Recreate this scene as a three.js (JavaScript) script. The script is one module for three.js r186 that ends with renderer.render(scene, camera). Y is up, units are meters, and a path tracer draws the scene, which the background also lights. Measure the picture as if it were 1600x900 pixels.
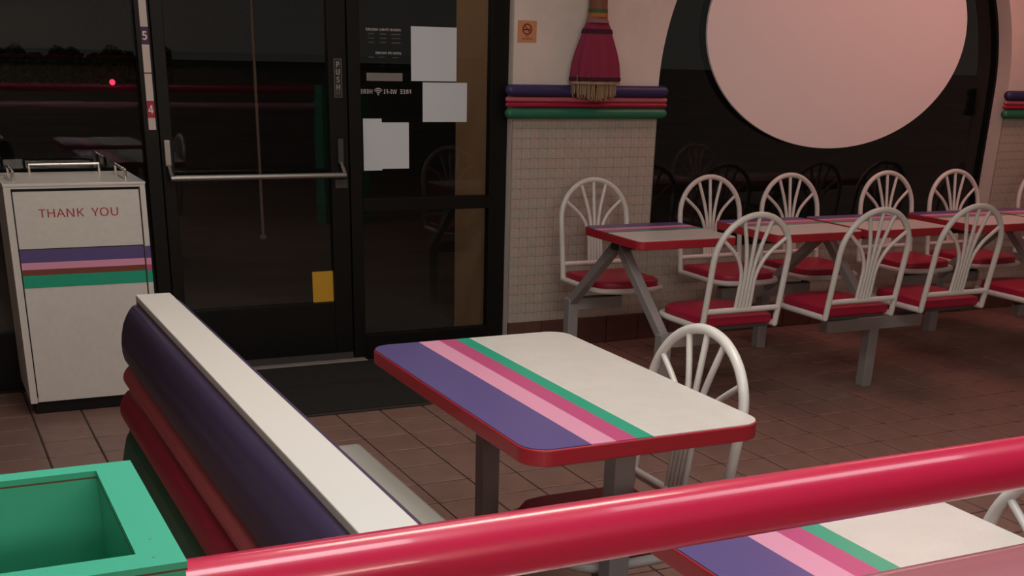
import * as THREE from 'three';
import { RoundedBoxGeometry } from 'three/addons/geometries/RoundedBoxGeometry.js';
import { mergeGeometries, toCreasedNormals } from 'three/addons/utils/BufferGeometryUtils.js';
import { RectAreaLightUniformsLib } from 'three/addons/lights/RectAreaLightUniformsLib.js';

// ------------------------------------------------------------------ camera, night sky, lamps, exposure
// World: x to the right along the storefront wall, y up, z = -(distance from the viewer towards the storefront).
const scene = new THREE.Scene();
const renderer = new THREE.WebGLRenderer({ antialias: true });
renderer.toneMapping = THREE.LinearToneMapping;
renderer.toneMappingExposure = 1.0;
renderer.shadowMap.enabled = true;

const FOCAL = 1883.04, CENTRE_Y = 851.27, EYE = 1.53;
const camera = new THREE.PerspectiveCamera(2 * Math.atan(CENTRE_Y / FOCAL) * 180 / Math.PI, 1600 / (2 * CENTRE_Y), 0.05, 200);
{
  const yaw = 0.457098, pitch = 0.393508, roll = -0.0278164;
  const right0 = new THREE.Vector3(Math.cos(yaw), 0, Math.sin(yaw));
  const fwd0 = new THREE.Vector3(Math.sin(yaw), 0, -Math.cos(yaw));
  const down0 = new THREE.Vector3(0, -1, 0);
  const fwd = fwd0.clone().multiplyScalar(Math.cos(pitch)).addScaledVector(down0, Math.sin(pitch));
  const down1 = down0.clone().multiplyScalar(Math.cos(pitch)).addScaledVector(fwd0, -Math.sin(pitch));
  const right = right0.clone().multiplyScalar(Math.cos(roll)).addScaledVector(down1, Math.sin(roll));
  const down = down1.clone().multiplyScalar(Math.cos(roll)).addScaledVector(right0, -Math.sin(roll));
  const m = new THREE.Matrix4().makeBasis(right, down.clone().negate(), fwd.clone().negate());
  camera.quaternion.setFromRotationMatrix(m);
  camera.position.set(0, EYE, 0);
  camera.setViewOffset(1600, 2 * CENTRE_Y, 0, 0, 1600, 900);
  camera.updateProjectionMatrix();
}
scene.background = new THREE.Color().setRGB(0.008, 0.0082, 0.0074);

RectAreaLightUniformsLib.init();
const CEILING = 2.9;
// ceiling troffers that are switched on: [x, distance, size x, size d, colour, strength]
const TROFFERS = [
  [0.35, 0.98, 1.2, 0.6, [0.93, 0.96, 0.98], 6.4, CEILING],
  [2.1, 0.98, 1.2, 0.6, [0.90, 0.95, 1.0], 3.2, CEILING],
  [1.4, 2.4, 1.2, 0.6, [1.0, 0.88, 0.75], 8.4, CEILING],
  [0.35, -2.3, 1.2, 0.6, [1.0, 0.95, 0.88], 3.0, CEILING],
  [1.6, 4.6, 1.2, 0.3, [0.95, 1.0, 1.0], 3.6, CEILING],
  [4.9, 4.9, 1.2, 0.3, [1.0, 0.42, 0.38], 6.6, CEILING],
  [5.9, 5.0, 0.5, 0.5, [1.0, 0.40, 0.36], 4.0, 2.3],
];

// upright glowing boards out of view: [x, y, distance, width, height, facing x, facing distance, colour, strength]
const BOARDS = [
  [0.6, 2.5, -3.9, 3.0, 0.6, 0, 1, [1.0, 0.83, 0.70], 11.5],
];

// ------------------------------------------------------------------ helpers
let seed = 7;
const rnd = () => { seed = (seed * 1664525 + 1013904223) >>> 0; return seed / 4294967296; };
const V = (x, y, d) => new THREE.Vector3(x, y, -d);
const used = new Map();
function numbered(name) { const k = used.get(name) ?? 0; used.set(name, k + 1); return k ? `${name}_${String(k).padStart(3, '0')}` : name; }
function finish(m) { m.castShadow = true; m.receiveShadow = true; return m; }
function thing(name, label, category, x = 0, y = 0, d = 0, group) {
  const o = new THREE.Group(); o.name = numbered(name); o.position.set(x, y, -d); scene.add(o);
  o.userData = { label, category }; if (group) o.userData.group = group;
  return o;
}
function structure(name, label, category) {
  const o = new THREE.Group(); o.name = name; scene.add(o); o.userData = { kind: 'structure', label, category };
  return o;
}
// geometry given in world coordinates, stored relative to the thing it belongs to
function part(parent, name, geo, mat, label) {
  const g = Array.isArray(geo) ? mergeGeometries(geo.map((q) => (q.index ? q.toNonIndexed() : q)).map((q) => { for (const k of Object.keys(q.attributes)) if (!['position', 'normal', 'uv'].includes(k)) q.deleteAttribute(k); return q; })) : geo;
  let root = new THREE.Vector3();
  for (let p = parent; p && p !== scene; p = p.parent) root.add(p.position);
  g.translate(-root.x, -root.y, -root.z);
  const m = finish(new THREE.Mesh(g, mat)); m.name = name; parent.add(m);
  if (label) m.userData.label = label;
  return m;
}
const box = (x0, x1, y0, y1, d0, d1, r = 0) => {
  const w = x1 - x0, h = y1 - y0, l = d1 - d0;
  const g = r ? new RoundedBoxGeometry(w, h, l, 2, Math.min(r, w / 2.01, h / 2.01, l / 2.01)) : new THREE.BoxGeometry(w, h, l);
  return g.translate((x0 + x1) / 2, (y0 + y1) / 2, -(d0 + d1) / 2);
};
function bar(a, b, w, h, up = new THREE.Vector3(0, 1, 0), r = 0.004) {           // square tube from a to b
  const dir = b.clone().sub(a), len = dir.length(); dir.normalize();
  const side = new THREE.Vector3().crossVectors(up, dir); if (side.length() < 0.01) side.set(1, 0, 0); side.normalize();
  const top = new THREE.Vector3().crossVectors(dir, side);
  const g = new RoundedBoxGeometry(w, h, len, 1, r);
  g.applyMatrix4(new THREE.Matrix4().makeBasis(side, top, dir));
  return g.translate((a.x + b.x) / 2, (a.y + b.y) / 2, (a.z + b.z) / 2);
}
const tube = (pts, r, seg = 24, rad = 10, closed = false) => new THREE.TubeGeometry(new THREE.CatmullRomCurve3(pts, closed, 'centripetal'), seg, r, rad, closed);
function cyl(a, b, r, seg = 20, r2 = r) {
  const dir = b.clone().sub(a), len = dir.length();
  const g = new THREE.CylinderGeometry(r2, r, len, seg);
  g.applyQuaternion(new THREE.Quaternion().setFromUnitVectors(new THREE.Vector3(0, 1, 0), dir.normalize()));
  return g.translate((a.x + b.x) / 2, (a.y + b.y) / 2, (a.z + b.z) / 2);
}
// ---- procedural grain
function noiseTexture(n, base, amp, coarse, repeat = [1, 1], tint = [1, 1, 1]) {
  const data = new Uint8Array(n * n * 4);
  const layers = [[coarse, 0.6], [coarse * 4, 0.3]].map(([k, a]) => { const grid = Array.from({ length: k * k }, rnd); return { k, a, grid }; });
  for (let y = 0; y < n; y++) for (let x = 0; x < n; x++) {
    let v = 0;
    for (const { k, a, grid } of layers) {
      const fx = x / n * k, fy = y / n * k, ix = Math.floor(fx), iy = Math.floor(fy), tx = fx - ix, ty = fy - iy;
      const s = (i, j) => grid[((j + k) % k) * k + (i + k) % k], e = (t) => t * t * (3 - 2 * t);
      v += a * ((s(ix, iy) * (1 - e(tx)) + s(ix + 1, iy) * e(tx)) * (1 - e(ty)) + (s(ix, iy + 1) * (1 - e(tx)) + s(ix + 1, iy + 1) * e(tx)) * e(ty) - 0.5);
    }
    v += 0.35 * (rnd() - 0.5);
    const o = (y * n + x) * 4;
    for (let c = 0; c < 3; c++) data[o + c] = Math.max(0, Math.min(255, (base + amp * v) * 255 * tint[c]));
    data[o + 3] = 255;
  }
  const t = new THREE.DataTexture(data, n, n); t.magFilter = THREE.LinearFilter; t.wrapS = t.wrapT = THREE.RepeatWrapping; t.repeat.set(...repeat); t.colorSpace = THREE.SRGBColorSpace; t.needsUpdate = true;
  return t;
}
const mat = (rgb, roughness = 0.6, extra = {}) => { const m = new THREE.MeshPhysicalMaterial({ roughness, ...extra }); m.color.setRGB(...rgb); return m; };
const tileNoise = noiseTexture(128, 0.93, 0.14, 5), plasterNoise = noiseTexture(256, 0.965, 0.06, 9, [0.8, 0.8]), matNoise = noiseTexture(256, 0.85, 0.5, 60, [2, 2]);
const laminateNoise = noiseTexture(128, 0.975, 0.04, 12, [2, 2]);

const M = {
  white: mat([0.76, 0.74, 0.70], 0.28, { map: laminateNoise }),
  purple: mat([0.115, 0.088, 0.265], 0.3), pink: mat([0.80, 0.36, 0.53], 0.3), magenta: mat([0.56, 0.085, 0.24], 0.3), green: mat([0.018, 0.40, 0.25], 0.3), red: mat([0.46, 0.018, 0.038], 0.4),
  tabRed: mat([0.42, 0.022, 0.035], 0.38),
  chairWhite: mat([0.72, 0.72, 0.69], 0.28), cushion: mat([0.36, 0.009, 0.042], 0.45),
  greyMetal: mat([0.30, 0.28, 0.28], 0.5), darkMetal: mat([0.05, 0.048, 0.047], 0.5), chrome: mat([0.75, 0.74, 0.72], 0.16, { metalness: 1 }), aluminium: mat([0.42, 0.40, 0.38], 0.35, { metalness: 0.8 }),
  black: mat([0.008, 0.008, 0.008], 0.45, { specularIntensity: 0.5 }), bronze: mat([0.006, 0.0058, 0.005], 0.45, { specularIntensity: 0.45 }), gasket: mat([0.006, 0.006, 0.006], 0.7),
  vinylPurple: mat([0.060, 0.040, 0.098], 0.40), vinylPink: mat([0.52, 0.10, 0.115], 0.42), vinylRed: mat([0.37, 0.017, 0.048], 0.42), vinylGreen: mat([0.018, 0.135, 0.075], 0.45),
  cap: mat([0.78, 0.755, 0.71], 0.32), capEdge: mat([0.20, 0.165, 0.13], 0.6), seatShell: mat([0.52, 0.52, 0.47], 0.35),
  planter: mat([0.065, 0.47, 0.30], 0.3), seam: mat([0.12, 0.07, 0.04], 0.8),
  railRed: mat([0.60, 0.015, 0.070], 0.30, { clearcoat: 0.5, clearcoatRoughness: 0.06 }), railPink: mat([0.84, 0.38, 0.50], 0.2, { clearcoat: 0.5, clearcoatRoughness: 0.1 }),
  wallRailBlue: mat([0.036, 0.032, 0.115], 0.45), wallRailPink: mat([0.50, 0.11, 0.14], 0.45), wallRailRed: mat([0.36, 0.014, 0.045], 0.4), wallRailGreen: mat([0.022, 0.17, 0.095], 0.4),
  plaster: mat([0.80, 0.71, 0.65], 0.9, { map: plasterNoise }), grout: mat([0.37, 0.32, 0.275], 0.95), ceiling: mat([0.7, 0.68, 0.65], 0.95),
  floorGrout: mat([0.035, 0.022, 0.018], 0.95), doorMat: mat([0.016, 0.019, 0.016], 0.95, { map: matNoise }), matBorder: mat([0.045, 0.035, 0.03], 0.8),
  glass: mat([1, 1, 1], 0.0, { transmission: 1, ior: 1.5, thickness: 0 }),
  paper: mat([0.66, 0.72, 0.76], 0.85), yellow: mat([0.62, 0.34, 0.02], 0.6), disc: mat([0.90, 0.86, 0.84], 0.75),
  brownStucco: mat([0.30, 0.19, 0.11], 0.95, { map: plasterNoise }), asphalt: mat([0.06, 0.055, 0.052], 0.95, { map: matNoise }), concrete: mat([0.25, 0.24, 0.22], 0.95, { map: plasterNoise }),
};
const floorTileMats = [0, 1, 2, 3].map((i) => mat([[0.32, 0.19, 0.156], [0.30, 0.18, 0.15], [0.335, 0.20, 0.168], [0.31, 0.188, 0.158]][i], 0.42, { map: tileNoise }));
const baseTileMats = [0, 1].map((i) => mat([[0.155, 0.07, 0.055], [0.14, 0.062, 0.05]][i], 0.45, { map: tileNoise }));
const wallTileMats = [0, 1, 2, 3].map((i) => mat([[0.52, 0.475, 0.41], [0.50, 0.455, 0.395], [0.55, 0.485, 0.42], [0.54, 0.45, 0.395]][i], 0.35, { map: tileNoise }));

// ------------------------------------------------------------------ the room shell
const X0 = -3.2, X1 = 8.2, D0 = -4.2, WALL = 5.806;
const STORE_L = -1.6, STORE_R = 2.79, WIN_C = 4.90, WIN_R = 1.257, WIN_SPRING = 1.33, SILL = 0.50;

// floor: square quarry tiles, laid proud of a dark grout bed
{
  const floor = structure('floor', 'brown square quarry tile floor with dark grout lines', 'floor');
  part(floor, 'grout_bed', box(X0, X1, -0.12, -0.0025, D0, 6.1), M.floorGrout);
  const P = 0.2036, ox = 1.554, od = 4.172, size = P - 0.0065;
  const tileShape = (() => {                                             // a chamfered slab, 20 triangles
    const h = size / 2, c = 0.004, pos = [], put = (...q) => q.forEach((v) => pos.push(...v));
    const top = [[-h + c, 0, -h + c], [-h + c, 0, h - c], [h - c, 0, h - c], [h - c, 0, -h + c]], low = [[-h, -c * 0.6, -h], [-h, -c * 0.6, h], [h, -c * 0.6, h], [h, -c * 0.6, -h]], bot = low.map(([x, , z]) => [x, -0.01, z]);
    put(top[0], top[1], top[2], top[0], top[2], top[3]);
    for (let i = 0; i < 4; i++) { const j = (i + 1) % 4; put(top[i], low[i], low[j], top[i], low[j], top[j]); put(low[i], bot[i], bot[j], low[i], bot[j], low[j]); }
    const g = new THREE.BufferGeometry(); g.setAttribute('position', new THREE.Float32BufferAttribute(pos, 3));
    const uv = []; for (let i = 0; i < pos.length; i += 3) uv.push(pos[i] / P + 0.5, pos[i + 2] / P + 0.5);
    g.setAttribute('uv', new THREE.Float32BufferAttribute(uv, 2)); g.computeVertexNormals(); return g;
  })();
  const cells = [];
  for (let i = Math.ceil((X0 - ox) / P); i * P + ox + P < X1; i++) for (let j = Math.ceil((D0 - od) / P); j * P + od + P < WALL; j++) {
    const x = ox + (i + 0.5) * P, d = od + (j + 0.5) * P;
    const p = V(x, 0, d).project(camera);
    const behindDoorMat = x > 1.05 && x < 2.7 && d > 5.0, underBench = x < 1.08 && x > 0.4 && d < 3.2 && d > 0.9, hid = d < 2.35;
    const seen = d > 0.5 && Math.abs(p.x) < 1.05 && Math.abs(p.y) < 1.05 && !behindDoorMat && !underBench && !hid;
    cells.push({ x, d, near: seen ? Math.hypot(x, d, EYE) : 1e3 + Math.hypot(x, d) });
  }
  cells.sort((a, b) => a.near - b.near);
  const rest = [];
  cells.forEach(({ x, d }, k) => {
    const level = (rnd() - 0.5) * 0.0008;
    if (k < 300) { const m = finish(new THREE.Mesh(tileShape, floorTileMats[Math.floor(rnd() * 4)])); m.name = 'tile'; m.position.set(x, level, -d); m.rotation.y = Math.floor(rnd() * 4) * Math.PI / 2; floor.add(m); }
    else rest.push(tileShape.clone().translate(x, level, -d));
  });
  const r = part(floor, 'tile_field', mergeGeometries(rest), floorTileMats[0]); r.userData.kind = 'stuff';
}
// ceiling
{
  const c = structure('ceiling', 'white suspended ceiling above the dining room', 'ceiling');
  part(c, 'ceiling_board', box(X0, X1, CEILING, CEILING + 0.2, D0, 6.1), M.ceiling);
}
// storefront wall: pier, arched window opening, right pier
{
  const wall = structure('wall_front', 'cream plaster wall with small beige wall tiles below and an arched window', 'wall');
  const s = new THREE.Shape(); s.moveTo(STORE_R, 0); s.lineTo(X1, 0); s.lineTo(X1, CEILING); s.lineTo(STORE_R, CEILING); s.closePath();
  const h = new THREE.Path(); h.moveTo(WIN_C - WIN_R, SILL); h.lineTo(WIN_C - WIN_R, WIN_SPRING); h.absarc(WIN_C, WIN_SPRING, WIN_R, Math.PI, 0, true); h.lineTo(WIN_C + WIN_R, SILL); h.closePath(); s.holes.push(h);
  part(wall, 'plaster', new THREE.ExtrudeGeometry(s, { depth: 0.25, bevelEnabled: false, curveSegments: 48 }).translate(0, 0, -WALL - 0.25), M.plaster);
  part(wall, 'header', box(X0, STORE_R, 2.45, CEILING, WALL, WALL + 0.25), M.plaster);
  part(wall, 'side_panel', box(X0, STORE_L, 0, 2.45, WALL, WALL + 0.25), M.plaster);
  // wall tiles 2 inch square on a grout bed, from the base tiles up to the rails
  const P = 0.0496, yTop = 1.186, yLow = 0.147, face = 0.0075;
  part(wall, 'grout_bed', [box(STORE_R, WIN_C - WIN_R, yLow, yTop, WALL - face + 0.0018, WALL + 0.001), box(WIN_C - WIN_R, WIN_C + WIN_R, yLow, SILL, WALL - face + 0.0018, WALL + 0.001), box(WIN_C + WIN_R, X1, yLow, yTop, WALL - face + 0.0018, WALL + 0.001)], M.grout);
  const one = new RoundedBoxGeometry(P - 0.003, P - 0.003, face, 1, 0.0016);
  const cells = [];
  const field = (xa, xb, ya, yb, rank) => { for (let x = xa + P / 2; x < xb - P * 0.3; x += P) for (let y = yb - P / 2; y > ya + P * 0.3; y -= P) cells.push({ x, y, rank }); };
  field(STORE_R + 0.004, WIN_C - WIN_R, yLow, yTop, 0); field(WIN_C + WIN_R + 0.004, 7.4, yLow, yTop, 2); field(WIN_C - WIN_R, WIN_C + WIN_R, yLow, SILL, 3);
  cells.forEach((c) => { if (c.rank === 0) c.rank = c.y < 0.26 ? 1.5 : 0 + (c.x - 2.8) * 0.1; });
  cells.sort((a, b) => a.rank - b.rank);
  const rest = [];
  cells.forEach(({ x, y }, k) => {
    const out = (rnd() - 0.5) * 0.0008;
    if (k < 300) { const m = finish(new THREE.Mesh(one, wallTileMats[Math.floor(rnd() * 4)])); m.name = 'tile'; m.position.set(x, y, -(WALL - face / 2 + out)); wall.add(m); }
    else rest.push(one.clone().translate(x, y, -(WALL - face / 2 + out)));
  });
  const r = part(wall, 'tile_field', mergeGeometries(rest), wallTileMats[0]); r.userData.kind = 'stuff';
  part(wall, 'sill', box(WIN_C - WIN_R, WIN_C + WIN_R, SILL, SILL + 0.012, WALL - 0.012, WALL + 0.1), M.bronze);
  // outside face of the building next to the sidelight
  part(wall, 'outer_pier', box(STORE_R - 0.03, WIN_C - WIN_R - 0.02, -0.05, CEILING, WALL + 0.16, 6.46), M.brownStucco, 'brown stucco outer face of the pier');
}
{
  const base = structure('baseboard_front', 'dark red quarry tile cove base along the wall', 'baseboard');
  const P = 0.2036;
  for (let x = STORE_R; x < 7.2; x += P) part(base, 'base_tile', box(x + 0.002, Math.min(x + P - 0.002, X1), 0.001, 0.146, WALL - 0.013, WALL + 0.002, 0.003), baseTileMats[rnd() < 0.5 ? 0 : 1]);
  part(base, 'grout_bed', box(STORE_R, X1, 0, 0.1455, WALL - 0.006, WALL + 0.001), M.floorGrout);
}
// the other three walls of the room, seen only as dim reflections in the glass
{
  const wb = structure('wall_back', 'cream wall at the far end of the room', 'wall');
  part(wb, 'plaster', box(X0, X1, 0, CEILING, D0 - 0.2, D0), M.plaster);
  part(wb, 'tile_panel', box(X0, X1, 0, 1.18, D0, D0 + 0.008), wallTileMats[1]);
  const wl = structure('wall_left', 'cream wall on the left of the room', 'wall'); part(wl, 'plaster', box(X0 - 0.2, X0, 0, CEILING, D0, 6.05), M.plaster);
  const wr = structure('wall_right', 'cream wall on the right of the room', 'wall'); part(wr, 'plaster', box(X1, X1 + 0.2, 0, CEILING, D0, 6.05), M.plaster);
}
// coloured half round rails along the walls
function wallRails(name, xa, xb, d, out, idx) {
  const t = structure(name, idx, 'rail');
  for (const [n, y0, y1, m] of [['blue_rail', 1.291, 1.347, M.wallRailBlue], ['pink_rail', 1.264, 1.289, M.wallRailPink], ['red_rail', 1.238, 1.264, M.wallRailRed], ['green_rail', 1.184, 1.236, M.wallRailGreen]]) {
    const r = (y1 - y0) / 2, y = (y0 + y1) / 2;
    const g = new THREE.CapsuleGeometry(r, xb - xa - 2 * r, 6, 16).rotateZ(Math.PI / 2).translate((xa + xb) / 2, y, -(d - out * 0.012));
    part(t, n, g, m);
  }
}
wallRails('trim_1', 2.735, 3.682, WALL - 0.018, 1, 'blue, pink, red and green rails across the tiled pier under the broom');
wallRails('trim_2', WIN_C + WIN_R - 0.045, X1 - 0.02, WALL - 0.018, 1, 'blue, pink, red and green rails on the wall right of the arched window');
wallRails('trim_3', X0 + 0.02, X1 - 0.02, D0 + 0.02, -1, 'coloured rails along the wall at the far end of the room');

// arched window
{
  const w = structure('window_3', 'arched window with a dark frame behind the dining tables', 'window');
  const ring = (ri, ro) => { const s = new THREE.Shape(); s.moveTo(WIN_C - ro, SILL); s.lineTo(WIN_C - ro, WIN_SPRING); s.absarc(WIN_C, WIN_SPRING, ro, Math.PI, 0, true); s.lineTo(WIN_C + ro, SILL); s.closePath(); if (ri) { const h = new THREE.Path(); h.moveTo(WIN_C - ri, SILL + 0.05); h.lineTo(WIN_C - ri, WIN_SPRING); h.absarc(WIN_C, WIN_SPRING, ri, Math.PI, 0, true); h.lineTo(WIN_C + ri, SILL + 0.05); h.closePath(); s.holes.push(h); } return s; };
  part(w, 'frame', new THREE.ExtrudeGeometry(ring(WIN_R - 0.018, WIN_R), { depth: 0.15, bevelEnabled: false, curveSegments: 48 }).translate(0, 0, -WALL - 0.252), M.bronze);
  part(w, 'pane', new THREE.ShapeGeometry(ring(0, WIN_R - 0.01), 48).translate(0, 0, -WALL - 0.125), M.glass);
}
// shopfront glazing: left window, door, sidelight
const FR = 5.86, DEEP = 0.045;
{
  const w = structure('window_1', 'dark framed window behind the waste bin', 'window');
  part(w, 'mullion', box(0.985, 1.048, 0, 2.45, FR, FR + 0.052, 0.003), M.bronze);
  part(w, 'jamb', box(STORE_L, STORE_L + 0.06, 0, 2.45, FR, FR + 0.052), M.bronze);
  part(w, 'mullion', box(-0.42, -0.36, 0.26, 2.40, FR, FR + 0.052), M.bronze);
  part(w, 'bottom_rail', box(STORE_L + 0.06, 0.985, 0, 0.26, FR, FR + 0.052, 0.003), M.bronze);
  part(w, 'top_rail', box(STORE_L + 0.06, 0.985, 2.39, 2.45, FR, FR + 0.052), M.bronze);
  part(w, 'pane', new THREE.PlaneGeometry(1.345, 2.13).translate(0.3125, 1.325, -FR - 0.05), M.glass);
  part(w, 'pane', new THREE.PlaneGeometry(1.12, 2.13).translate(-0.98, 1.325, -FR - 0.05), M.glass);
}
{
  const w = structure('door_1', 'glass entrance door in a dark frame with a chrome push bar', 'door');
  part(w, 'stile', box(1.053, 1.108, 0.012, 2.2, FR + 0.005, FR + 0.05, 0.003), M.bronze);
  part(w, 'stile', box(1.852, 1.943, 0.012, 2.2, FR + 0.005, FR + 0.05, 0.003), M.bronze);
  part(w, 'bottom_rail', box(1.108, 1.852, 0.012, 0.305, FR + 0.005, FR + 0.05, 0.003), M.bronze);
  part(w, 'top_rail', box(1.108, 1.852, 2.08, 2.2, FR + 0.005, FR + 0.05), M.bronze);
  part(w, 'header', box(1.048, 1.948, 2.205, 2.45, FR, FR + 0.052), M.bronze);
  part(w, 'pane', new THREE.PlaneGeometry(0.75, 1.78).translate(1.48, 1.192, -FR - 0.028), M.glass);
  part(w, 'sweep', box(1.06, 1.94, 0.014, 0.045, FR - 0.003, FR + 0.005), M.darkMetal);
  // push bar on two pivoting arms
  const bd = FR - 0.075;
  part(w, 'push_bar', cyl(V(1.072, 0.928, bd), V(1.90, 0.928, bd), 0.0125, 16), M.aluminium, 'tubular metal push bar');
  for (const x of [1.078, 1.897]) {
    const arm = part(w, 'arm_housing', box(x - 0.014, x + 0.014, 0.975, 1.09, FR - 0.02, FR + 0.004, 0.004), x < 1.5 ? M.aluminium : M.darkMetal);
    part(arm, 'arm', bar(V(x, 0.985, FR - 0.01), V(x, 0.93, bd), 0.016, 0.012), M.aluminium);
  }
  part(w, 'closing_plate', box(1.868, 1.93, 0.86, 0.90, FR - 0.004, FR + 0.005), M.darkMetal);
  part(w, 'threshold', box(1.06, 2.0, 0.0005, 0.012, FR - 0.05, FR + 0.04, 0.003), mat([0.30, 0.26, 0.24], 0.6), 'worn metal threshold');
}
{
  const w = structure('window_2', 'dark framed sidelight between the door and the tiled pier', 'window');
  part(w, 'mullion', box(1.948, 2.010, 0, 2.45, FR, FR + 0.052, 0.003), M.bronze);
  part(w, 'jamb', box(2.694, STORE_R, 0, 2.45, FR, FR + 0.052, 0.003), M.bronze);
  part(w, 'bottom_rail', box(2.010, 2.694, 0, 0.125, FR, FR + 0.052, 0.003), M.bronze);
  part(w, 'transom', box(2.010, 2.694, 0.742, 0.805, FR, FR + 0.052, 0.003), M.bronze);
  part(w, 'top_rail', box(2.010, 2.694, 2.39, 2.45, FR, FR + 0.052), M.bronze);
  part(w, 'pane', new THREE.PlaneGeometry(0.70, 1.60).translate(2.352, 1.60, -FR - DEEP), M.glass);
  part(w, 'pane', new THREE.PlaneGeometry(0.70, 0.63).translate(2.352, 0.433, -FR - DEEP), M.glass);
}

// ------------------------------------------------------------------ dining tables
function clipX(poly, x0, x1, axis) {
  const cut = (pts, keep, at) => { const out = []; for (let i = 0; i < pts.length; i++) { const a = pts[i], b = pts[(i + 1) % pts.length], ka = keep(a), kb = keep(b); if (ka) out.push(a); if (ka !== kb) { const t = (at - a[axis]) / (b[axis] - a[axis]); out.push([a[0] + t * (b[0] - a[0]), a[1] + t * (b[1] - a[1])]); } } return out; };
  return cut(cut(poly, (p) => p[axis] >= x0, x0), (p) => p[axis] <= x1, x1);
}
function roundRect(x0, x1, d0, d1, r, n = 10) {
  const pts = [];
  for (const [cx, cd, a0] of [[x1 - r, d1 - r, 0], [x0 + r, d1 - r, 90], [x0 + r, d0 + r, 180], [x1 - r, d0 + r, 270]]) for (let i = 0; i <= n; i++) { const a = (a0 + 90 * i / n) * Math.PI / 180; pts.push([cx + r * Math.cos(a), cd + r * Math.sin(a)]); }
  return pts;
}
function slab(pts, y0, y1, bevel = 0) {                                    // outline in (x, d), from y0 to y1
  const s = new THREE.Shape(pts.map(([x, d]) => new THREE.Vector2(x, d)));
  const g = new THREE.ExtrudeGeometry(s, { depth: y1 - y0 - 2 * bevel, bevelEnabled: bevel > 0, bevelThickness: bevel, bevelSize: bevel, bevelOffset: -bevel, bevelSegments: 3 });
  return g.rotateX(-Math.PI / 2).translate(0, y0 + bevel, 0);
}
function tabletop(parent, x0, x1, d0, d1, axis, stops, r) {
  const top = part(parent, 'tabletop', slab(roundRect(x0, x1, d0, d1, r), 0.700, 0.738, 0.004), M.tabRed, 'red rounded table edge');
  const inner = roundRect(x0 + 0.0035, x1 - 0.0035, d0 + 0.0035, d1 - 0.0035, r - 0.0035);
  const names = ['purple_stripe', 'pink_stripe', 'magenta_stripe', 'green_stripe', 'white_laminate'], mats = [M.purple, M.pink, M.magenta, M.green, M.white];
  for (let i = 0; i < 5; i++) { const lo = Math.min(stops[i], stops[i + 1]), hi = Math.max(stops[i], stops[i + 1]); part(top, names[i], slab(clipX(inner, lo, hi, axis), 0.737, 0.740), mats[i]); }
  return top;
}
const STOPS_BOOTH = [1.08, 1.243, 1.305, 1.358, 1.400, 1.72];
function boothTable(d0, d1, label, posts) {
  const t = thing('booth_table', label, 'table', 1.397, 0, (d0 + d1) / 2, 'striped booth tables');
  tabletop(t, 1.092, 1.706, d0, d1, 0, STOPS_BOOTH, 0.062);
  for (const d of posts) {
    const p = part(t, 'post', box(1.362, 1.416, 0.012, 0.70, d - 0.027, d + 0.027, 0.004), M.greyMetal);
    part(p, 'top_plate', box(1.24, 1.56, 0.688, 0.6995, d - 0.04, d + 0.04), M.darkMetal);
    part(p, 'foot_plate', box(1.28, 1.50, 0.0005, 0.014, d - 0.09, d + 0.09, 0.004), M.greyMetal);
  }
  return t;
}
boothTable(2.150, 3.170, 'striped laminate booth table standing between the bench and the white fan-back chair', [2.27, 3.0]);
boothTable(0.955, 1.80, 'striped laminate booth table seen below the red rail, nearest the pink rail', [1.05, 1.66]);

const railOf = [0.105, 0.052, 0.045, 0.04];
function unitFrame(t, xf, beamA, beamB, seats, plates) {
  const near = 4.525, far = 5.40, apex = 4.955;
  for (const d of [near, far]) {
    part(t, 'post', box(xf - 0.028, xf + 0.028, 0.0005, 0.345, d - 0.028, d + 0.028, 0.004), M.greyMetal);
    part(t, 'leg', bar(V(xf, 0.325, d), V(xf, 0.672, apex + (d === near ? -0.02 : 0.02)), 0.044, 0.044), M.greyMetal);
    const b = part(t, 'seat_beam', box(beamA, beamB, 0.287, 0.347, d - 0.0275, d + 0.0275, 0.004), M.greyMetal);
    for (const x of seats) part(b, 'seat_stub', [cyl(V(x, 0.34, d), V(x, 0.392, d), 0.022, 14), box(x - 0.09, x + 0.09, 0.386, 0.398, d - 0.09, d + 0.09)], M.darkMetal);
  }
  part(t, 'table_plate', [...plates.map(([a, b]) => box(a, b, 0.676, 0.6995, apex - 0.13, apex + 0.07)), box(Math.min(xf, plates[0][0]) - 0.03, Math.max(xf, plates[plates.length - 1][1]) + 0.03, 0.655, 0.682, apex - 0.03, apex + 0.03)], M.darkMetal);
}
const TD0 = 4.64, TD1 = 5.16;
function rowTop(t, x0, x1) { const s = [TD1 + 0.01]; let d = TD1; for (const w of railOf) s.push(d -= w); s.push(TD0 - 0.01); return tabletop(t, x0, x1, TD0, TD1, 1, s, 0.035); }
{
  const t = thing('dining_table', 'single striped dining table with a red edge in front of the tiled pier', 'table', 3.135, 0, 4.9, 'striped tables along the wall');
  rowTop(t, 2.868, 3.400); unitFrame(t, 2.955, 2.93, 3.24, [3.19], [[3.02, 3.25]]);
  const t2 = thing('dining_table', 'double striped dining table in the middle of the row under the arched window', 'table', 4.16, 0, 4.9, 'striped tables along the wall');
  rowTop(t2, 3.620, 4.140); rowTop(t2, 4.178, 4.700); unitFrame(t2, 4.157, 3.86, 4.455, [3.88, 4.435], [[3.76, 4.0], [4.32, 4.56]]);
  const t3 = thing('dining_table', 'double striped dining table at the right end of the row', 'table', 5.43, 0, 4.9, 'striped tables along the wall');
  rowTop(t3, 4.870, 5.400); rowTop(t3, 5.436, 5.960); unitFrame(t3, 5.417, 5.115, 5.72, [5.135, 5.70], [[5.0, 5.26], [5.58, 5.82]]);
}

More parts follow.
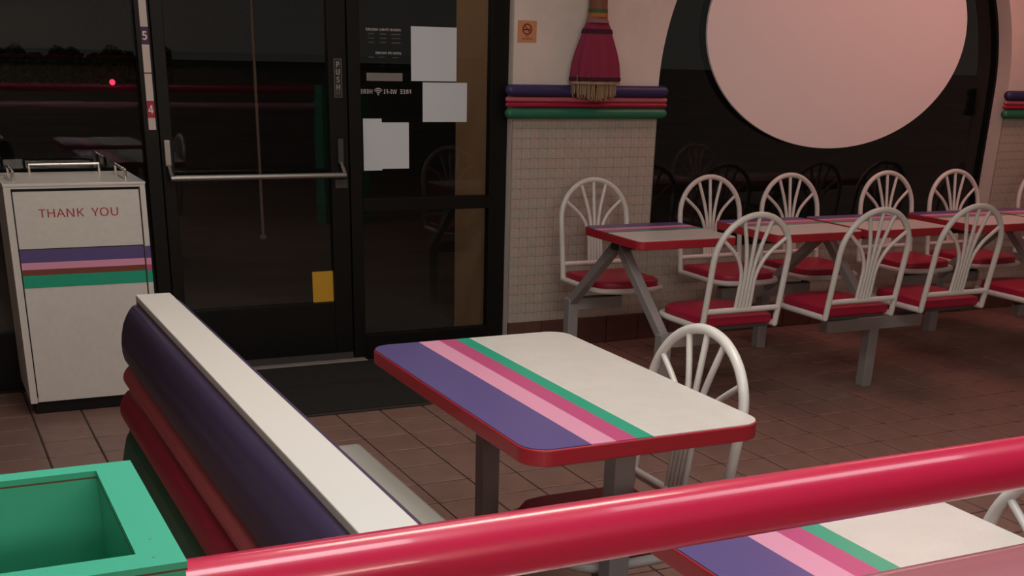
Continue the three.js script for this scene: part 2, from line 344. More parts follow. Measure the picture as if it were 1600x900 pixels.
// ------------------------------------------------------------------ fan-back chairs
function makeChair(stem, W = 0.193) {
  const t = thing('fan_back_chair', '', 'chair', 0, 0, 0, '');
  const lean = (y) => -0.2 - (y - 0.415) * 0.15, SP = 0.705, R = 0.0135, k = W / 0.188, lo = stem ? 0.028 : 0, deep = stem ? 1.08 : 1;
  const p = (x, y, dz = 0) => new THREE.Vector3(x, y, lean(y) + dz);
  const arch = [p(-W, 0.412 - lo), p(-W, 0.50), p(-W, 0.60), p(-W, 0.66)];
  for (let i = 0; i <= 14; i++) { const a = Math.PI - Math.PI * i / 14; arch.push(p(W * Math.cos(a), SP + 0.192 * Math.sin(a))); }
  arch.push(p(W, 0.66), p(W, 0.60), p(W, 0.50), p(W, 0.412 - lo));
  part(t, 'back_frame', [tube(arch, R, 80, 12), new THREE.SphereGeometry(R, 10, 8).translate(-W, 0.412 - lo, lean(0.412 - lo)), new THREE.SphereGeometry(R, 10, 8).translate(W, 0.412 - lo, lean(0.412 - lo))], M.chairWhite);
  part(t, 'cross_bar', cyl(p(-W, 0.487 - lo), p(W, 0.487 - lo), 0.0125, 12), M.chairWhite);
  for (let i = -2; i <= 2; i++) {
    const s = Math.sign(i), b = i * 0.0182, path = [p(b, 0.487 - lo), p(b * 0.98, 0.56), p(b * 0.97, 0.62)];
    if (i === 0) path.push(p(0, 0.75), p(0, 0.893));
    else if (Math.abs(i) === 1) path.push(p(s * 0.021 * k, 0.68), p(s * 0.036 * k, 0.76), p(s * 0.070 * k, 0.876));
    else path.push(p(s * 0.044 * k, 0.665), p(s * 0.075 * k, 0.722), p(s * 0.162 * k, 0.80));
    part(t, 'slat', tube(path, 0.0088, 20, 8), M.chairWhite);
  }
  // seat pan frame: a tube bent round the cushion, bowed at the front
  const ring = [[-W, -0.2], [-W, -0.05], [-W, 0.09], [-0.172 * k, 0.155], [-0.12 * k, 0.188], [0, 0.205], [0.12 * k, 0.188], [0.172 * k, 0.155], [W, 0.09], [W, -0.05], [W, -0.2]].map(([x, z]) => new THREE.Vector3(x, 0.412 - lo, z > 0 ? z * deep : z));
  part(t, 'seat_frame', tube(ring, 0.0142, 48, 10), M.chairWhite);
  const outline = [[-0.178, -0.185], [0.178, -0.185], [0.178, 0.08], [0.168, 0.135], [0.13, 0.172], [0.06, 0.192], [0, 0.196], [-0.06, 0.192], [-0.13, 0.172], [-0.168, 0.135], [-0.178, 0.08]];
  const s = new THREE.Shape(outline.map(([x, z]) => new THREE.Vector2(x * k, z > 0 ? -z * deep : -z)));
  const cushion = toCreasedNormals(new THREE.ExtrudeGeometry(s, { depth: 0.018, bevelEnabled: true, bevelThickness: 0.014, bevelSize: 0.014, bevelOffset: -0.014, bevelSegments: 4, curveSegments: 4 }).rotateX(-Math.PI / 2).translate(0, 0.424 - lo, 0), 0.7);
  part(t, 'seat_cushion', cushion, M.cushion, 'red vinyl seat cushion');
  part(t, 'seat_pan', box(-0.165, 0.165, 0.398 - lo, 0.412 - lo, -0.16, 0.18), M.darkMetal);
  if (stem) { t.traverse((q) => { if (q.isMesh) q.geometry.translate(0, -0.033, 0); }); const st = part(t, 'pedestal', [cyl(new THREE.Vector3(0, 0.012, 0), new THREE.Vector3(0, 0.338, 0), 0.03, 18)], M.greyMetal); part(st, 'foot_plate', cyl(new THREE.Vector3(0, 0.0005, 0), new THREE.Vector3(0, 0.014, 0), 0.12, 28), M.greyMetal); }
  return t;
}
const rowChair = makeChair(false), boothChair = makeChair(true, 0.214);
let rowFirst = true, boothFirst = true;
function placeChair(kind, x, d, turn, label, group) {
  let c;
  if (kind === 'row') { c = rowFirst ? rowChair : rowChair.clone(); if (!rowFirst) { c.name = numbered('fan_back_chair'); scene.add(c); } rowFirst = false; }
  else { c = boothFirst ? boothChair : boothChair.clone(); if (!boothFirst) { c.name = numbered('fan_back_chair'); scene.add(c); } boothFirst = false; }
  c.position.set(x, 0, -d); c.rotation.y = turn; c.userData = { label, category: 'chair', group };
  return c;
}
const FARC = 5.36, NEARC = 4.50, farGroup = 'chairs along the wall facing the room', nearGroup = 'chairs with their backs to the room';
placeChair('row', 3.18, FARC, 0, 'white fan-back chair in front of the beige tiled pier', farGroup);
placeChair('row', 3.90, FARC, 0, 'white fan-back chair left of the oval, first under the arched window', farGroup);
placeChair('row', 4.435, FARC, 0, 'white fan-back chair at the wall, second under the arched window from the tiled pier', farGroup);
placeChair('row', 5.135, FARC, 0, 'white fan-back chair at the wall, third under the arched window from the tiled pier', farGroup);
placeChair('row', 5.66, FARC, 0, 'white fan-back chair at the wall, fourth under the arched window from the tiled pier', farGroup);
placeChair('row', 6.385, FARC, 0, 'white fan-back chair cut off by the right edge of the picture', farGroup);
placeChair('row', 3.195, NEARC, Math.PI, 'white fan-back chair with its back to us at the single table', nearGroup);
placeChair('row', 3.865, NEARC, Math.PI, 'left of two white fan-back chairs backing on to us at the middle double table', nearGroup);
placeChair('row', 4.435, NEARC, Math.PI, 'right of two white fan-back chairs backing on to us at the middle double table', nearGroup);
placeChair('row', 5.135, NEARC, Math.PI, 'white chair of which only the red seat shows at the right edge', nearGroup);
placeChair('booth', 1.525, 2.545, -Math.PI / 2, 'white fan-back chair tucked under the large striped booth table', 'chairs at the booth tables');
placeChair('booth', 1.525, 1.325, -Math.PI / 2, 'white fan-back chair showing between the red rail and the nearest table', 'chairs at the booth tables');

// ------------------------------------------------------------------ booth bench with coloured padded back
{
  const a = 0.95, b = 3.232, len = b - a;
  const t = thing('booth_bench', 'booth bench with white capped back padded in purple, red and green', 'bench', 0.70, 0, (a + b) / 2);
  const extr = (pts, l0, l1, bev = 0) => {                                  // profile in (x, y) pulled along the bench
    const s = new THREE.Shape(pts.map(([x, y]) => new THREE.Vector2(x, y)));
    const g = new THREE.ExtrudeGeometry(s, { depth: l1 - l0 - 2 * bev, bevelEnabled: bev > 0, bevelThickness: bev, bevelSize: bev, bevelOffset: -bev, bevelSegments: 4 }).translate(0, 0, -l1 + bev);
    return toCreasedNormals(g, 0.75);
  };
  const core = part(t, 'back_core', extr([[0.500, 0.878], [0.566, 0.878], [0.60, 0.06], [0.455, 0.06]], a + 0.02, b - 0.012), M.capEdge);
  const cap = part(t, 'cap', box(0.488, 0.577, 0.8865, 0.904, a, b + 0.02, 0.0025), M.cap, 'white laminate cap');
  part(cap, 'cap_edge', box(0.4885, 0.5765, 0.872, 0.887, a + 0.0008, b + 0.019), M.capEdge);
  const roll = (y0, y1, xin0, xin1, bulge, side) => {                        // a padded roll, bulging away from the core
    const pts = [], n = 14;
    for (let i = 0; i <= n; i++) { const u = i / n, e = Math.pow(Math.sin(Math.PI * u), 0.55); pts.push([xin1 + (xin0 - xin1) * u + side * bulge * e, y1 + (y0 - y1) * u]); }
    const inner = side < 0 ? 0.07 : -0.05;
    pts.push([xin0 + inner, y0], [xin1 + inner, y1]);
    return extr(side < 0 ? pts : pts.slice().reverse(), a + 0.01, b, 0.012);
  };
  part(t, 'purple_roll', extr([[0.540, 0.884], [0.487, 0.884], [0.480, 0.8835], [0.473, 0.880], [0.464, 0.870], [0.455, 0.855], [0.446, 0.835], [0.440, 0.810], [0.437, 0.785], [0.4375, 0.760], [0.441, 0.742], [0.450, 0.731], [0.540, 0.731]], a + 0.01, b, 0.010), M.vinylPurple);
  part(t, 'pink_roll', roll(0.664, 0.733, 0.458, 0.468, 0.030, -1), M.vinylPink);
  part(t, 'red_roll', roll(0.563, 0.666, 0.446, 0.456, 0.034, -1), M.vinylRed);
  part(t, 'green_roll', roll(0.10, 0.565, 0.430, 0.444, 0.040, -1), M.vinylGreen);
  part(t, 'purple_roll', extr([[0.53, 0.884], [0.53, 0.731], [0.615, 0.731], [0.626, 0.742], [0.630, 0.765], [0.626, 0.800], [0.620, 0.840], [0.612, 0.866], [0.603, 0.881], [0.593, 0.889], [0.583, 0.891]], a + 0.01, b, 0.010), M.vinylPurple);
  part(t, 'pink_roll', roll(0.664, 0.733, 0.606, 0.604, 0.026, 1), M.vinylPink);
  part(t, 'red_roll', roll(0.563, 0.666, 0.610, 0.606, 0.028, 1), M.vinylRed);
  part(t, 'green_roll', roll(0.44, 0.565, 0.614, 0.606, 0.024, 1), M.vinylGreen);
  part(t, 'seat', box(0.60, 1.076, 0.405, 0.45, a, b - 0.025, 0.018), M.seatShell, 'pale grey seat shell');
  part(t, 'base', box(0.60, 1.03, 0.09, 0.41, a + 0.03, b - 0.04, 0.004), M.seatShell);
  part(t, 'toe_kick', box(0.48, 0.99, 0.0005, 0.10, a + 0.05, b - 0.06), M.black);
  void core; void len;
}

// ------------------------------------------------------------------ partition: green planters and rails
function planter(x0, x1, d0, d1, label) {
  const t = thing('planter_box', label, 'planter', (x0 + x1) / 2, 0, (d0 + d1) / 2);
  const top = 1.16, rim = 0.0055, wr = 0.0335, wn = 0.028, wf = 0.0195;
  const frame = (inset, h0, h1) => [box(x0 + inset, x0 + wr, h0, h1, d0 + inset, d1 - inset), box(x1 - wr, x1 - inset, h0, h1, d0 + inset, d1 - inset), box(x0 + wr, x1 - wr, h0, h1, d0 + inset, d0 + wn), box(x0 + wr, x1 - wr, h0, h1, d1 - wf, d1 - inset)];
  part(t, 'body', frame(0.0015, 0.0005, top - rim - 0.0018), M.planter);
  part(t, 'seam', frame(0.0002, top - rim - 0.0018, top - rim), M.seam, 'brown edge of the rim board');
  part(t, 'rim', frame(0, top - rim, top), M.planter, 'glossy green rim');
  part(t, 'floor_board', box(x0 + 0.02, x1 - 0.02, 0.78, 0.80, d0 + 0.02, d1 - 0.015), M.planter);
  for (const [x, d] of [[x1 - 0.018, d0 + 0.055], [x1 - 0.022, d0 + 0.017]]) part(t, 'screw', cyl(V(x, top - 0.001, d), V(x, top + 0.0003, d), 0.0011, 8), M.aluminium);
  return t;
}
planter(-0.42, 0.1495, 0.8635, 1.122, 'green planter box with an open top at the left end of the red rail');
planter(3.30, 3.74, 0.8635, 1.122, 'green planter box at the far right end of the red rail');
{
  const red = finish(new THREE.Mesh(cyl(V(0.1495, 0, 0), V(3.30, 0, 0), 0.0291, 48).translate(-1.725, 0, 0), M.railRed));
  red.name = 'red_rail'; red.position.copy(V(1.725, 1.117, 0.895)); red.userData = { label: 'glossy red round rail running from the green planter', category: 'rail' }; scene.add(red);
  const pk = finish(new THREE.Mesh(cyl(V(0.1495, 0, 0), V(3.30, 0, 0), 0.0291, 48).translate(-1.725, 0, 0), M.railPink));
  pk.name = 'pink_rail'; pk.position.copy(V(1.725, 0.982, 0.895)); pk.userData = { label: 'glossy pink round rail below the red rail', category: 'rail' }; scene.add(pk);
}

// ------------------------------------------------------------------ waste bin
function canvasTexture(w, h, draw) { const c = document.createElement('canvas'); c.width = w; c.height = h; draw(c.getContext('2d'), w, h); const t = new THREE.CanvasTexture(c); t.colorSpace = THREE.SRGBColorSpace; t.anisotropy = 8; return t; }
{
  const x0 = 0.333, x1 = 0.887, d0 = 5.375, d1 = 5.83, yb = 0.055, yt = 0.962;
  const t = thing('waste_bin', 'white waste bin reading THANK YOU with purple, pink and green stripes', 'waste bin', (x0 + x1) / 2, 0, (d0 + d1) / 2);
  part(t, 'cabinet', [box(x0, x0 + 0.028, yb, yt - 0.012, d0, d1, 0.002), box(x1 - 0.022, x1, yb, yt - 0.012, d0, d1, 0.002), box(x0 + 0.028, x1 - 0.022, yb, yt - 0.012, d1 - 0.02, d1), box(x0 + 0.028, x1 - 0.022, yb, yb + 0.02, d0 + 0.02, d1), box(x0 + 0.028, x1 - 0.022, yt - 0.02, yt - 0.012, d0, d1)], M.white);
  part(t, 'top', box(x0 - 0.002, x1 + 0.002, yt - 0.012, yt, d0 - 0.003, d1, 0.003), M.white);
  part(t, 'inner_box', box(x0 + 0.03, x1 - 0.024, yb + 0.03, yt - 0.022, d0 + 0.035, d1 - 0.03), M.black);
  const px0 = x0 + 0.033, px1 = x1 - 0.027;
  const flap = part(t, 'flap', box(px0, px1, 0.703, 0.930, d0 + 0.004, d0 + 0.02, 0.002), M.white, 'swing flap');
  const words = canvasTexture(1024, 256, (g, w, h) => { g.clearRect(0, 0, w, h); g.fillStyle = '#b0303a'; g.font = '190px sans-serif'; g.textAlign = 'center'; g.textBaseline = 'middle'; g.fillText('THANK  YOU', w / 2, h / 2, w * 0.98); });
  const wm = mat([1, 1, 1], 0.5, { map: words, transparent: true, alphaTest: 0.3 });
  part(flap, 'lettering', new THREE.PlaneGeometry(0.325, 0.062).translate((px0 + px1) / 2 + 0.002, 0.8435, -(d0 + 0.0032)), wm, 'red lettering THANK YOU');
  const door = part(t, 'door', box(px0, px1, yb + 0.004, 0.698, d0 + 0.004, d0 + 0.02, 0.002), M.white);
  for (const [n, y0, y1, m] of [['purple_stripe', 0.648, 0.698, M.purple], ['pink_stripe', 0.620, 0.648, M.pink], ['red_stripe', 0.596, 0.620, mat([0.20, 0.055, 0.03], 0.4)], ['green_stripe', 0.545, 0.596, M.green]]) {
    part(door, n, box(px0 + 0.0005, px1 - 0.0005, y0, y1, d0 + 0.002, d0 + 0.006), m);
    part(t, n, box(x1 - 0.0215, x1 - 0.0005, y0, y1, d0 - 0.0015, d0 + 0.003), n === 'red_stripe' ? M.magenta : m);
  }
  part(t, 'toe_kick', box(x0 + 0.02, x1 - 0.02, 0.0005, yb, d0 + 0.035, d1 - 0.02), M.black);
  // chrome tray rails
  const r = 0.0065, h = yt + 0.036;
  const hoop = (a, b) => { const up = (p) => new THREE.Vector3(p.x, h, p.z), q = a.clone().lerp(b, 0.04); void q; return [cyl(a, up(a), r, 10), cyl(b, up(b), r, 10), cyl(up(a), up(b), r, 10), new THREE.SphereGeometry(r, 10, 8).translate(a.x, h, a.z), new THREE.SphereGeometry(r, 10, 8).translate(b.x, h, b.z)]; };
  part(t, 'tray_rail', hoop(V(0.475, yt, 5.795), V(0.765, yt, 5.795)), M.chrome, 'chrome tray rail');
  part(t, 'tray_rail', hoop(V(0.385, yt, 5.50), V(0.385, yt, 5.76)), M.chrome, 'chrome tray rail');
  part(t, 'tray_rail', hoop(V(0.83, yt, 5.50), V(0.83, yt, 5.76)), M.chrome, 'chrome tray rail');
}
// ------------------------------------------------------------------ door mat
{
  const t = thing('door_mat', 'dark door mat on the tiles inside the glass entrance door', 'mat', 1.87, 0, 5.38);
  part(t, 'pile', box(1.03, 2.72, 0.0015, 0.009, 4.975, 5.80), M.doorMat);
  part(t, 'border', [box(1.0, 2.75, 0.0015, 0.006, 4.95, 4.976), box(1.0, 1.031, 0.0015, 0.006, 4.976, 5.80), box(2.719, 2.75, 0.0015, 0.006, 4.976, 5.80)], M.matBorder);
}

// ------------------------------------------------------------------ notices and signs on the glass and walls
function flat(name, label, category, x0, x1, y0, y1, d, m, thick = 0.0006, group) {
  const g = finish(new THREE.Mesh(new THREE.BoxGeometry(x1 - x0, y1 - y0, thick), m)); g.name = numbered(name); g.position.copy(V((x0 + x1) / 2, (y0 + y1) / 2, d)); g.userData = { label, category }; if (group) g.userData.group = group; scene.add(g); return g;
}
const GL = FR + DEEP - 0.0016;
flat('paper_notice', 'large blank paper notice taped highest on the sidelight glass', 'paper', 2.284, 2.524, 1.352, 1.598, GL, M.paper, 0.0006, 'notices on the sidelight');
flat('paper_notice', 'wide blank paper notice on the sidelight below the largest sheet', 'paper', 2.344, 2.582, 1.162, 1.346, GL, M.paper, 0.0006, 'notices on the sidelight');
flat('paper_notice', 'narrow taller blank sheet at the left of the two lowest notices', 'paper', 2.032, 2.128, 0.935, 1.178, GL - 0.0008, M.paper, 0.0006, 'notices on the sidelight');
flat('paper_notice', 'shorter blank sheet at the right of the two lowest notices', 'paper', 2.120, 2.270, 0.942, 1.160, GL, M.paper, 0.0006, 'notices on the sidelight');
flat('sticker', 'plain yellow sticker low on the right of the door glass', 'sticker', 1.745, 1.8515, 0.306, 0.458, FR + 0.0272, M.yellow);
function decal(name, label, category, x0, x1, y0, y1, d, tex, mirrored) {
  const geo = new THREE.PlaneGeometry(x1 - x0, y1 - y0);
  if (mirrored) { const uv = geo.attributes.uv; for (let i = 0; i < uv.count; i++) uv.setX(i, 1 - uv.getX(i)); }
  const m = finish(new THREE.Mesh(geo, mat([0.8, 0.8, 0.8], 0.6, { map: tex, transparent: true, side: THREE.DoubleSide }))); m.name = numbered(name); m.position.copy(V((x0 + x1) / 2, (y0 + y1) / 2, d)); m.userData = { label, category }; scene.add(m); return m;
}
{
  // lettering on the outside of the glass, so it reads backwards from the room
  const hours = canvasTexture(512, 700, (g, w, h) => {
    g.clearRect(0, 0, w, h); g.fillStyle = '#cfcaca'; g.textAlign = 'center'; g.textBaseline = 'middle';
    g.font = 'bold italic 56px sans-serif'; g.fillText('DRIVE-THRU HOURS', w / 2, 34, 500);
    const dash = (x, y, l, a) => { g.globalAlpha = a; for (let i = 0; i < l; i += 13) g.fillRect(x + i, y + (i % 3), 9, 13); g.globalAlpha = 1; };
    for (let i = 0; i < 3; i++) { const y = 96 + i * 68; dash(20, y, 120, 0.4); dash(220, y, 90, 0.42); dash(390, y, 90, 0.35); }
    g.font = 'bold italic 54px sans-serif'; g.fillText('DINE-IN HOURS', 190, 408, 370);
    dash(50, 470, 80, 0.45); dash(250, 470, 80, 0.35); dash(390, 470, 90, 0.4);
    for (let i = 0; i < 2; i++) { const y = 556 + i * 60; dash(40, y, 90, 0.06); dash(240, y, 80, 0.06); }
  });
  decal('hours_lettering', 'white opening hours lettering on the sidelight, reading backwards', 'lettering', 2.055, 2.238, 1.395, 1.588, FR + DEEP + 0.0014, hours, true);
  const block = canvasTexture(512, 128, (g, w, h) => { g.clearRect(0, 0, w, h); g.fillStyle = 'rgba(190,180,178,0.62)'; g.fillRect(0, 0, w, h); g.fillStyle = 'rgba(30,26,24,0.30)'; for (let y = 14; y < h; y += 22) for (let x = 10; x < w - 20; x += 9 + (x * 7 + y) % 8) g.fillRect(x, y, 5, 5); });
  decal('address_strip', 'pale strip of small print under the opening hours', 'lettering', 2.056, 2.240, 1.350, 1.386, FR + DEEP + 0.0014, block, true);
  const wifi = canvasTexture(1024, 160, (g, w, h) => {
    g.clearRect(0, 0, w, h); g.fillStyle = '#cbc5c6'; g.strokeStyle = '#cbc5c6'; g.textBaseline = 'middle'; g.font = 'bold 100px sans-serif'; g.textAlign = 'left';
    g.fillText('FREE', 10, 84, 240); g.fillText('WI-FI', 295, 84, 260); g.fillText('HERE', 755, 84, 260);
    g.lineWidth = 15; g.lineCap = 'round'; for (const r of [34, 64, 94]) { g.beginPath(); g.arc(655, 128, r, -Math.PI * 0.78, -Math.PI * 0.22); g.stroke(); } g.beginPath(); g.arc(655, 130, 15, 0, 7); g.fill();
  });
  decal('wifi_lettering', 'white FREE WI-FI HERE lettering with a signal symbol, reading backwards', 'lettering', 2.015, 2.290, 1.280, 1.326, FR + DEEP + 0.0014, wifi, true);
}
{
  // height strip on the window mullion
  const y0 = 1.133, y1 = 2.03, H = y1 - y0;
  const strip = canvasTexture(64, 1536, (g, w, h) => {
    const Y = (y) => (1 - (y - y0) / H) * h;
    g.fillStyle = '#dcccc4'; g.fillRect(0, 0, w, h);
    const blockAt = (y, c, s) => { g.fillStyle = c; g.fillRect(0, Y(y + 0.036), w, 0.072 / H * h); g.fillStyle = '#efe6e0'; g.font = 'bold 84px sans-serif'; g.textAlign = 'center'; g.textBaseline = 'middle'; g.fillText(s, w / 2, Y(y)); };
    blockAt(1.2192, '#b52a3e', '4'); blockAt(1.524, '#4a2a50', '5'); blockAt(1.8288, '#2f6a4c', '6');
    g.fillStyle = '#3a3030'; g.fillRect(0, Y(1.371) - 4, w, 8); g.fillRect(0, Y(1.676) - 4, w, 8);
  });
  flat('height_strip', 'white height marking strip with 4 and 5 on the dark mullion', 'sign', 1.006, 1.038, y0, y1, FR - 0.0006, mat([0.92, 0.92, 0.92], 0.6, { map: strip }), 0.001);
  const push = canvasTexture(96, 420, (g, w, h) => { g.fillStyle = '#6a6563'; g.fillRect(0, 0, w, h); g.fillStyle = '#2b2827'; g.fillRect(8, 8, w - 16, h - 16); g.fillStyle = '#a39c98'; g.font = 'bold 84px sans-serif'; g.textAlign = 'center'; g.textBaseline = 'middle'; [...'PUSH'].forEach((c, i) => g.fillText(c, w / 2, 62 + i * 82)); g.fillStyle = '#4a4644'; g.fillRect(20, 345, w - 40, 48); });
  flat('push_sign', 'upright PUSH sign on the right stile of the door', 'sign', 1.879, 1.918, 1.275, 1.447, FR + 0.0035, mat([0.9, 0.9, 0.9], 0.4, { map: push }), 0.002);
  const smoke = canvasTexture(256, 256, (g, w, h) => {
    g.fillStyle = '#cf9468'; g.fillRect(0, 0, w, h); g.strokeStyle = '#7a2416'; g.lineWidth = 16; g.beginPath(); g.arc(w / 2, 100, 58, 0, 7); g.stroke();
    g.fillStyle = '#3a0c08'; g.fillRect(78, 98, 84, 15); g.fillRect(166, 98, 12, 15); g.strokeStyle = '#5c1c12'; g.lineWidth = 7; g.beginPath(); g.moveTo(160, 94); g.bezierCurveTo(150, 74, 180, 78, 168, 58); g.stroke();
    g.strokeStyle = '#7a2416'; g.lineWidth = 14; g.beginPath(); g.moveTo(90, 58); g.lineTo(168, 142); g.stroke();
    g.fillStyle = '#7d3a1c'; g.font = 'bold 30px sans-serif'; g.textAlign = 'center'; g.fillText('NO', w / 2, 192); g.fillText('SMOKING', w / 2, 222);
  });
  flat('no_smoking_sign', 'small orange no smoking sign on the cream wall', 'sign', 2.808, 2.912, 1.540, 1.640, WALL - 0.0012, mat([0.95, 0.95, 0.95], 0.6, { map: smoke }), 0.002);
}
// oval sign, blank on this side, hung in the arched window
{
  const s = new THREE.Shape(); s.absellipse(0, 0, 0.922, 0.632, 0, Math.PI * 2, false, 0);
  const g = finish(new THREE.Mesh(new THREE.ExtrudeGeometry(s, { depth: 0.012, bevelEnabled: true, bevelThickness: 0.002, bevelSize: 0.002, bevelSegments: 2, curveSegments: 64 }), M.disc));
  g.name = 'oval_sign'; g.position.copy(V(4.897, 1.648, WALL + 0.09)); g.userData = { label: 'large blank pale oval sign in front of the arched window', category: 'sign' }; scene.add(g);
}
// ------------------------------------------------------------------ decorative hand broom
{
  const cx = 3.222, d = WALL - 0.06;
  const t = thing('hanging_broom', 'crimson cloth wrapped broom with straw ends hanging on the cream wall', 'broom', cx, 1.29, d);
  const skirt = (levels, folds, amp, flat_ = 0.42) => {                      // pleated cloth, flattened against the wall
    const n = 72, pos = [], idx = [];
    levels.forEach(([y, hw, off]) => { for (let i = 0; i <= n; i++) { const a = i / n * Math.PI * 2, f = 1 + amp * Math.sin(a * folds) * (hw / 0.13); pos.push(cx + (off ?? 0) + hw * f * Math.cos(a), y, -d + hw * flat_ * f * Math.sin(a)); } });
    for (let l = 0; l < levels.length - 1; l++) for (let i = 0; i < n; i++) { const a = l * (n + 1) + i, b = a + n + 1; idx.push(a, b, a + 1, a + 1, b, b + 1); }
    const g = new THREE.BufferGeometry(); g.setAttribute('position', new THREE.Float32BufferAttribute(pos, 3)); g.setIndex(idx); g.computeVertexNormals();
    const uv = new Float32Array(pos.length / 3 * 2); for (let i = 0; i < uv.length / 2; i++) { uv[2 * i] = (i % (n + 1)) / n; uv[2 * i + 1] = pos[3 * i + 1]; } g.setAttribute('uv', new THREE.BufferAttribute(uv, 2));
    return g;
  };
  const crimson = mat([0.25, 0.020, 0.058], 0.85, { side: THREE.DoubleSide }), rose = mat([0.30, 0.12, 0.12], 0.85, { side: THREE.DoubleSide }), thread = mat([0.045, 0.008, 0.02], 0.9, { side: THREE.DoubleSide });
  part(t, 'handle', cyl(V(cx, 1.700, d), V(cx, 2.05, d), 0.047, 24, 0.042), mat([0.22, 0.075, 0.04], 0.6), 'brown wooden handle');
  part(t, 'binding', cyl(V(cx, 1.684, d), V(cx, 1.704, d), 0.049, 24), mat([0.05, 0.10, 0.035], 0.7), 'green cord binding');
  part(t, 'binding', cyl(V(cx, 1.666, d), V(cx, 1.685, d), 0.050, 24), mat([0.42, 0.15, 0.025], 0.7), 'orange cord binding');
  part(t, 'collar', skirt([[1.668, 0.051], [1.655, 0.056], [1.640, 0.062]], 11, 0.05, 0.75), rose);
  const body = part(t, 'cloth_wrap', skirt([[1.645, 0.058], [1.62, 0.072], [1.58, 0.085], [1.54, 0.100], [1.50, 0.114], [1.45, 0.127], [1.40, 0.133], [1.365, 0.132]], 11, 0.085), crimson);
  part(body, 'stitch_band', skirt([[1.612, 0.079], [1.605, 0.082], [1.596, 0.085], [1.590, 0.086]], 11, 0.085), thread);
  part(body, 'stitch_band', skirt([[1.387, 0.1355], [1.381, 0.137], [1.374, 0.137], [1.368, 0.136]], 11, 0.085), thread);
  const straws = [];
  for (let i = 0; i < 300; i++) {
    const a = rnd() * Math.PI * 2, q = Math.sqrt(0.15 + 0.85 * rnd()), x = cx + 0.130 * q * Math.cos(a), z = -d + 0.05 * q * Math.sin(a);
    straws.push(cyl(new THREE.Vector3(x, 1.395, z), new THREE.Vector3(x + (rnd() - 0.5) * 0.012, 1.268 + rnd() * 0.03 + 0.02 * Math.abs(x - cx) / 0.12, z + (rnd() - 0.5) * 0.01), 0.0026, 5));
  }
  const st = part(t, 'straw', straws, mat([0.36, 0.24, 0.14], 0.9), 'tan straw bristles'); st.userData.kind = 'stuff';
  part(t, 'straw_tie', skirt([[1.366, 0.1365], [1.360, 0.139], [1.353, 0.137]], 30, 0.03), mat([0.34, 0.25, 0.17], 0.8, { side: THREE.DoubleSide }));
}

// ------------------------------------------------------------------ ceiling lamps
TROFFERS.forEach(([x, d, w, l, c, power, CEILING], i) => {
  const t = thing('ceiling_lamp', ['cool white ceiling panel lamp over the planter', 'cool white ceiling panel lamp over the red rail', 'warm white ceiling panel lamp over the booth tables', 'white ceiling panel lamp behind the viewer', 'slim white ceiling lamp inside the entrance door', 'slim pink tinted ceiling lamp over the tables by the window', 'square pink tinted hanging lamp at the right of the oval'][i], 'lamp', x, CEILING - 0.03, d, 'ceiling lamps');
  part(t, 'frame', [box(x - w / 2 - 0.03, x - w / 2, CEILING - 0.03, CEILING, d - l / 2 - 0.03, d + l / 2 + 0.03), box(x + w / 2, x + w / 2 + 0.03, CEILING - 0.03, CEILING, d - l / 2 - 0.03, d + l / 2 + 0.03), box(x - w / 2, x + w / 2, CEILING - 0.03, CEILING, d - l / 2 - 0.03, d - l / 2), box(x - w / 2, x + w / 2, CEILING - 0.03, CEILING, d + l / 2, d + l / 2 + 0.03)], M.ceiling);
  const glow = mat([0.8, 0.8, 0.8], 0.6); glow.emissive = new THREE.Color().setRGB(...c); glow.emissiveIntensity = power * 0.5;
  if (CEILING < 2.8) part(t, 'cord', cyl(V(x, CEILING, d), V(x, 2.9, d), 0.006, 8), M.black);
  part(t, 'diffuser', box(x - w / 2, x + w / 2, CEILING - 0.012, CEILING - 0.006, d - l / 2, d + l / 2), glow);
  const a = new THREE.RectAreaLight(new THREE.Color().setRGB(...c), power, w, l); a.position.set(x, CEILING - 0.02, -d); a.lookAt(x, 0, -d - 1e-4); scene.add(a);
});

BOARDS.forEach(([x, y, d, w, h, fx, fd, c, power], i) => {
  const t = thing('menu_board', 'backlit menu board over the counter behind the viewer', 'board', x, y, d);
  const turn = Math.atan2(fx, -fd);
  const g = (q) => q.rotateY(turn).translate(x, y, -d);
  part(t, 'case', g(new RoundedBoxGeometry(w + 0.06, h + 0.06, 0.07, 2, 0.01).translate(0, 0, -0.04)), M.black);
  const glow = mat([0.8, 0.8, 0.8], 0.5); glow.emissive = new THREE.Color().setRGB(...c); glow.emissiveIntensity = power * 0.08;
  part(t, 'face', g(new THREE.BoxGeometry(w, h, 0.006).translate(0, 0, -0.003)), glow);
  const a = new THREE.RectAreaLight(new THREE.Color().setRGB(...c), power, w, h); a.position.set(x + fx * 0.006, y, -d - fd * 0.006); a.lookAt(x + fx, y, -d - fd); scene.add(a);
});

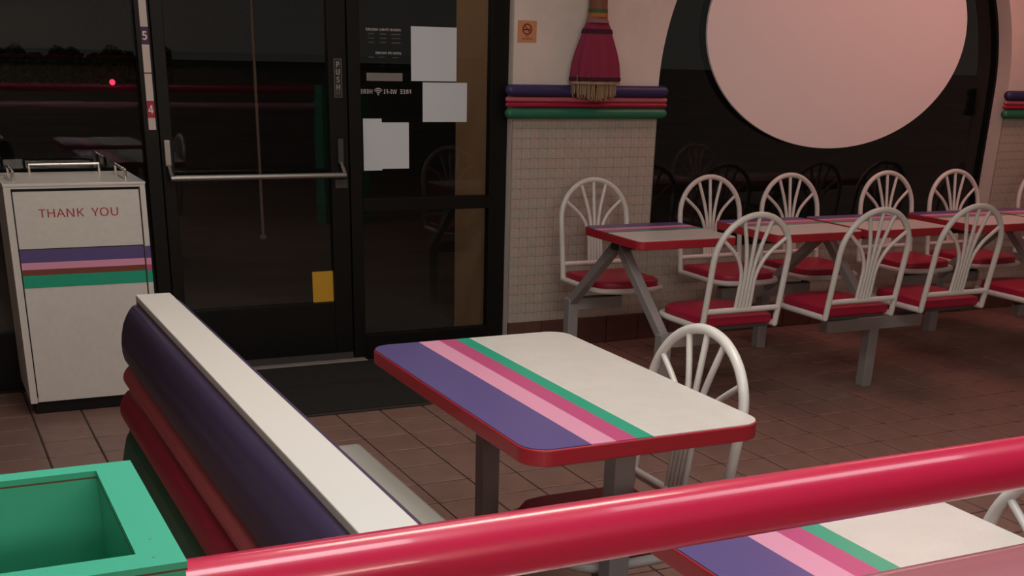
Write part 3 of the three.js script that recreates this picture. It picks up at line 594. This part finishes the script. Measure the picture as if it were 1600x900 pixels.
// ------------------------------------------------------------------ outside in the dark
{
  const g = structure('ground', 'dark paving outside the restaurant', 'ground');
  part(g, 'paving', box(-60, 90, -0.14, -0.02, 6.1, 90), M.asphalt);
  const hedge = thing('hedge', 'dark green hedge across the lot outside the left window', 'hedge', 5.2, -0.02, 43);
  const leaves = [], leaf = new THREE.TetrahedronGeometry(0.11, 0);
  for (let i = 0; i < 4200; i++) { const x = 1.6 + rnd() * 6.6, y = 0.08 + Math.pow(rnd(), 0.8) * (0.85 + 0.14 * Math.sin(x * 4.1) + 0.08 * Math.sin(x * 11)), q = leaf.clone(); q.rotateX(rnd() * 6).rotateY(rnd() * 6).translate(x, y, -43 + (rnd() - 0.5) * 0.9); leaves.push(q); }
  const lv = part(hedge, 'foliage', leaves, mat([0.05, 0.08, 0.03], 0.9)); lv.userData.kind = 'stuff';
  part(hedge, 'stems', Array.from({ length: 18 }, (_, i) => cyl(V(1.7 + i * 0.36, -0.02, 43), V(1.75 + i * 0.36, 0.7, 43), 0.02, 6)), M.seam);
  const pole = thing('thin_pole', 'thin pale pole standing outside behind the door glass', 'pole', 2.60, -0.02, 10.15);
  part(pole, 'shaft', cyl(V(2.60, -0.02, 10.15), V(2.60, 3.4, 10.15), 0.013, 12), mat([0.30, 0.20, 0.18], 0.5));
  part(pole, 'foot', cyl(V(2.60, -0.02, 10.15), V(2.60, 0.01, 10.15), 0.03, 16), M.concrete);
  const sig = thing('red_lamp', 'small glowing red lamp on a stake outside before the hedge', 'lamp', 6.24, -0.02, 42.2);
  const em = mat([0.3, 0.02, 0.03], 0.4); em.emissive = new THREE.Color().setRGB(1, 0.05, 0.12); em.emissiveIntensity = 1.2;
  part(sig, 'lens', new THREE.SphereGeometry(0.09, 16, 12).translate(6.24, 0.10, -42.2), em); part(sig, 'stake', cyl(V(6.24, -0.02, 42.25), V(6.24, 0.08, 42.25), 0.02, 8), M.black);
  const l = new THREE.PointLight(new THREE.Color().setRGB(1, 0.05, 0.12), 0.05); l.position.copy(V(6.24, 0.10, 42.0)); l.castShadow = true; scene.add(l);
  // warm lamp under the canopy outside, out of sight above the door
  const lamp = thing('canopy_lamp', 'round warm lamp on the outside wall above the entrance', 'lamp', 1.2, 2.75, 6.5);
  const le = mat([0.8, 0.7, 0.5], 0.5); le.emissive = new THREE.Color().setRGB(1, 0.75, 0.45); le.emissiveIntensity = 1.5;
  part(lamp, 'globe', new THREE.SphereGeometry(0.08, 20, 14).translate(1.2, 2.75, -6.5), le); part(lamp, 'bracket', cyl(V(1.2, 2.75, 6.05), V(1.2, 2.75, 6.43), 0.02, 10), M.darkMetal);
  const pl = new THREE.PointLight(new THREE.Color().setRGB(1, 0.75, 0.48), 1.6); pl.position.copy(V(1.2, 2.75, 6.5)); pl.shadow.radius = 3; pl.castShadow = true; scene.add(pl);
}
scene.traverse((o) => { if (o.isMesh) { o.castShadow = true; o.receiveShadow = true; } });
renderer.render(scene, camera);
